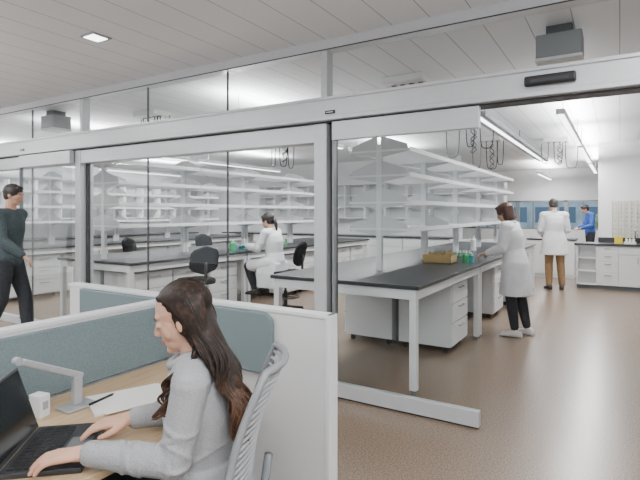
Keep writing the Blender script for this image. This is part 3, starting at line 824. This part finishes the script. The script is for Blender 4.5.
def cat(pts, n):
    out = []; P = [pts[0]]+pts+[pts[-1]]
    for i in range(1, len(P)-2):
        for k in range(n):
            t = k/n; a, b, c, d = P[i-1], P[i], P[i+1], P[i+2]
            out.append(.5*((2*b)+(c-a)*t+(2*a-5*b+4*c-d)*t*t+(3*b-a-3*c+d)*t**3))
    out.append(pts[-1]); return out
rnd = random.Random(7); st = MB()
for i in range(110):
    sd = 1 if i % 5 else -1
    t = (i*.618) % 1; q = rnd.random(); q2 = rnd.random(); q3 = rnd.random()
    a0 = .064-.162*t
    front = sd > 0 and t < .12 and i % 2 == 0
    ph = q*5+rnd.random()*.8; am = .014+rnd.random()*.008; fq = 20+rnd.random()*3
    for j in range(10):
        jx = rnd.uniform(-1, 1); jy = rnd.uniform(-1, 1); jz = rnd.uniform(-1, 1)
        a = a0+.009*jx
        z0 = .128*math.sqrt(max(.1, 1-((a+.02)/.117)**2))
        lw = math.sqrt(max(.25, 1-((a*.8+.005)/.105)**2))
        p0 = H @ V((a, .004*sd-.012+.006*jy, z0+.002))
        p1 = H @ V((a*.80-.012, sd*.070*lw, .095-.02*t)); p2 = H @ V((a*.58-.034, sd*(.088*lw+.003+.002*jy), .025)); p3 = H @ V((a*.42-.050, sd*(.088*lw+.006+.004*jy), -.05))
        if sd > 0:
            if front:
                p4 = V((.008, .092, 1.05)); p5 = V((.050+.02*q+.006*jx, .115+.01*jy, .99)); p6 = V((.080+.02*q+.010*jx, .118+.012*jy, .92)); p7 = V((.08+.03*q+.006*jx, .125, .87))
            else:
                p4 = V((-.036-.07*t, .115-.07*q*t+.006*jy, 1.04)); p5 = V((-.095-.040*q+.008*jx, .145-.13*q+.010*jy, .95)); p6 = V((-.130-.03*q2+.009*jx, .150-.16*q+.010*jy, .875)); p7 = V((-.125-.03*q3+.005*jx, .145-.15*q+.005*jy, .780+.08*q2+.010*jz))
        else:
            p4 = V((.03-.03*q, -.10, 1.04)); p5 = V((.085+.02*q+.006*jx, -.11-.02*q, .97)); p6 = V((.115+.008*jx, -.11-.03*q, .91)); p7 = V((.115, -.11-.03*q, .86+.04*q2))
        pts = cat([p0, p1, p2, p3, p4, p5, p6, p7], 6); N_ = len(pts); o = []
        for k, p in enumerate(pts):
            u = k/(N_-1); w = am*min(1, max(0, u-.42)*2.6)
            o.append(p+V((w*math.sin(u*fq+ph+.10*jx), w*.8*math.cos(u*fq+ph+.10*jy), 0)))
        st.tube(o, [max(.0009, .0032*(1-.80*(k/(N_-1))**4)) for k in range(N_)], 5)
h2 = make('hair_strands', st, HAIRL, hair, smooth=True)

# ------------------------------------------------------------------ workstation
TP = 1.045
s = empty('desk_divider', (0, 0, 0), 0, 'low white office divider panel with teal-grey tackboard', 'divider')
make('panel', MB().bx(-3.05, -1.12, 1.89, 1.95, .0, TP-.02), PANELW, s, bevel=.003)
make('top_cap', MB().bx(-3.06, -1.095, 1.885, 1.955, TP-.02, TP), STEELW, s, bevel=.004)
make('end_post', MB().bx(-1.12, -1.095, 1.883, 1.957, 0, TP), STEELW, s, bevel=.004)
def roundrect(w, h, r, br=True):
    pts = [(0, 0)]
    if br:
        pts += [(w-r+r*math.sin(t), r-r*math.cos(t)) for t in [i*math.pi/16 for i in range(9)]]
    else: pts += [(w, 0)]
    pts += [(w-r+r*math.cos(t), h-r+r*math.sin(t)) for t in [i*math.pi/16 for i in range(9)]]
    pts += [(0, h)]; return pts
make('tackboard', MB().prism(roundrect(.62, .29, .06), (-2.02, 1.889, .735), (1, 0, 0), (0, 0, 1), (0, -.03, 0)), TEAL, s, bevel=.006)
make('tackboard', MB().prism(roundrect(.78, .29, .05, False), (-2.90, 1.889, .735), (1, 0, 0), (0, 0, 1), (0, -.03, 0)), TEAL, s, bevel=.006)
s = empty('desk_divider', (0, 0, 0), 0, 'low divider in front of the desk with teal-grey tackboard', 'divider')
make('panel', MB().bx(-2.10, -2.05, -.6, 1.855, .0, TP-.02), PANELW, s, bevel=.003)
make('top_cap', MB().bx(-2.105, -2.045, -.6, 1.855, TP-.02, TP), STEELW, s, bevel=.004)
make('tackboard', MB().bx(-2.05, -2.03, -.55, 1.85, .735, TP-.03), TEAL, s, bevel=.006)

s = empty('desk', (0, 0, 0), 0, 'light wood desk with white edge and legs', 'desk')
make('desktop', MB().prism([(-2.02, -.4), (-1.32, -.4), (-1.32, 1.30), (-1.40, 1.48), (-1.56, 1.62), (-1.62, 1.85), (-2.02, 1.85)], (0, 0, .705), (1, 0, 0), (0, 1, 0), (0, 0, .025)), WOOD, s, bevel=.003)
for x, y in ((-1.97, -.35), (-1.38, -.35), (-1.97, 1.80), (-1.68, 1.80)):
    make('leg', MB().bx(x-.025, x+.025, y-.025, y+.025, 0, .705), STEELW, s)

lp = empty('laptop', (-1.555, .925, .73), math.radians(42), 'open dark laptop on the desk', 'laptop')
make('laptop_base', MB().bx(-.115, .115, -.165, .165, .0, .018), LAPT, lp, bevel=.004)
k = MB()
for r in range(5):
    for c in range(13): k.bx(-.095+r*.023, -.095+r*.023+.019, -.148+c*.0228, -.148+c*.0228+.019, .018, .0205)
make('keyboard', k, BLACK, lp)
make('touchpad', MB().bx(.03, .10, -.05, .05, .018, .0188), MGREY, lp)
Rs = Matrix.Rotation(math.radians(-18), 3, 'Y')
sc = MB(); sc.T = Matrix.Translation((-.118, 0, .016)) @ Rs.to_4x4()
sc.box((0, 0, .112), (.008, .33, .224)); make('laptop_lid', sc, LAPT, lp, bevel=.002)
sc = MB(); sc.T = Matrix.Translation((-.118, 0, .016)) @ Rs.to_4x4()
sc.box((.0048, 0, .115), (.0015, .312, .20)); make('screen', sc, SCREEN, lp)

ARM = M('satin_silver', (.50, .51, .53), .35, .5)
s = empty('monitor_arm', (-1.84, 1.17, .73), 0, 'silver angled monitor arm bracket on the desk', 'monitor arm')
make('base_plate', MB().bx(-.045, .045, -.065, .065, 0, .012), ARM, s, bevel=.005)
make('post', MB().bx(-.012, .012, -.018, .018, .012, .125), ARM, s, bevel=.004)
am = MB(); am.T = Matrix.Translation((0, .012, .125)) @ Matrix.Rotation(math.radians(-26), 4, 'X')
am.box((0, -.12, 0), (.022, .262, .024)); make('lower_arm', am, ARM, s, bevel=.006)
make('pivot', MB().cyl((-.014, -.226, .240), (.014, -.226, .240), .014), LGREY, s)

s = empty('desk_outlet', (-1.88, 1.045, .73), .2, 'small white power outlet box on the desk', 'outlet')
make('outlet_box', MB().bx(-.03, .03, -.022, .022, 0, .085), STEELW, s, bevel=.004)
make('socket', MB().bx(.03, .031, -.012, .012, .03, .06), LGREY, s)
s = empty('notepad', (-1.73, 1.33, .73), math.radians(-25), 'white paper pad lying on the desk', 'notepad')
make('sheet_stack', MB().bx(-.11, .11, -.15, .15, 0, .008), PAPER, s)
make('top_sheet', MB().box((.01, .01, .0085), (.21, .28, .001), 0, Matrix.Rotation(.15, 3, 'Z')), PAPER, s)
s = empty('pen', (-1.80, 1.25, .739), math.radians(10), 'black pen on the paper pad', 'pen')
make('barrel', MB().cyl((0, -.06, .004), (0, .06, .004), .005), BLACK, s)
make('pen_tip', MB().cyl((0, .06, .004), (0, .072, .004), .004, .001), CHROME, s)

oc = empty('office_chair', (-1.215, 1.18, 0), math.radians(211), 'grey ribbed back office chair', 'chair')
pr = [(.23*math.copysign(abs(math.cos(t))**.6, math.cos(t)), .22*math.copysign(abs(math.sin(t))**.6, math.sin(t))) for t in [i*math.pi/14 for i in range(28)]]
make('seat', MB().prism(pr, (.04, 0, .40), (1, 0, 0), (0, 1, 0), (0, 0, .055)), MGREY, oc, bevel=.02)
def bk(u, v):
    z = .52+v*.50; x = -.195-.115*v**1.2+.03*math.sin(v*math.pi)+.045*u*u
    w = .195+.02*math.sin(v*math.pi)-.035*v
    return V((x, u*w, z))
fr = MB(); path = [bk(-1, i/10) for i in range(11)]+[bk(-1+.2*i, 1) for i in range(1, 10)]+[bk(1, 1-i/10) for i in range(11)]+[bk(1-.2*i, 0) for i in range(1, 10)]
fr.tube(path, .013, 8, closed=True); make('back_frame', fr, M('chair_frame_grey', (.22, .23, .24), .5), oc, smooth=True)
sl = MB()
for k in range(1, 22):
    v = k/22
    sl.tube([bk(-1+.125*i, v) for i in range(17)], .0055, 6)
make('backrest', sl, M('pale_grey_plastic', (.36, .375, .39), .5), oc, smooth=True)
make('back_spine', MB().tube([(-.06, 0, .38), (-.17, 0, .385), (-.225, 0, .43), (-.235, 0, .56), (-.255, 0, .70)], .015, 10), MGREY, oc, smooth=True)
make('gas_lift', MB().cyl((0, 0, .1), (0, 0, .4), .028), ALUD, oc)
b = MB()
for k in range(5):
    a = k*2*math.pi/5; b.cyl((0, 0, .12), (.3*math.cos(a), .3*math.sin(a), .075), .028, .018, 8)
make('base', b, LGREY, oc)
for k in range(5):
    a = k*2*math.pi/5; c, d = math.cos(a), math.sin(a)
    make('caster', MB().cyl((.3*c-d*.02, .3*d+c*.02, .03), (.3*c+d*.02, .3*d-c*.02, .03), .03).cyl((.3*c, .3*d, .03), (.3*c, .3*d, .08), .01), BLACK, oc)

# ------------------------------------------------------------------ lights, world
for x, y in [(-.3, .2), (-3.2, .4), (-6.2, 1.6), (.6, 2.4), (-9, 1.5), (-1.5, -1.8)]:  # added fill lights without fixtures, for even light in the office
    area((x, y, CZ-.02), .9, .9, 30)

w = bpy.data.worlds.new('World'); bpy.context.scene.world = w; w.use_nodes = True
bg = w.node_tree.nodes['Background']; bg.inputs[0].default_value = (.86, .93, 1, 1); bg.inputs[1].default_value = 1.3

cam = bpy.data.cameras.new('Camera'); co = bpy.data.objects.new('Camera', cam); COL.objects.link(co)
co.location = (0, 0, 1.5); co.rotation_euler = (math.pi/2, 0, math.radians(31.3))
cam.sensor_width = 36; cam.lens = 493/640*36; cam.shift_y = -27/640; cam.clip_start = .05
bpy.context.scene.camera = co
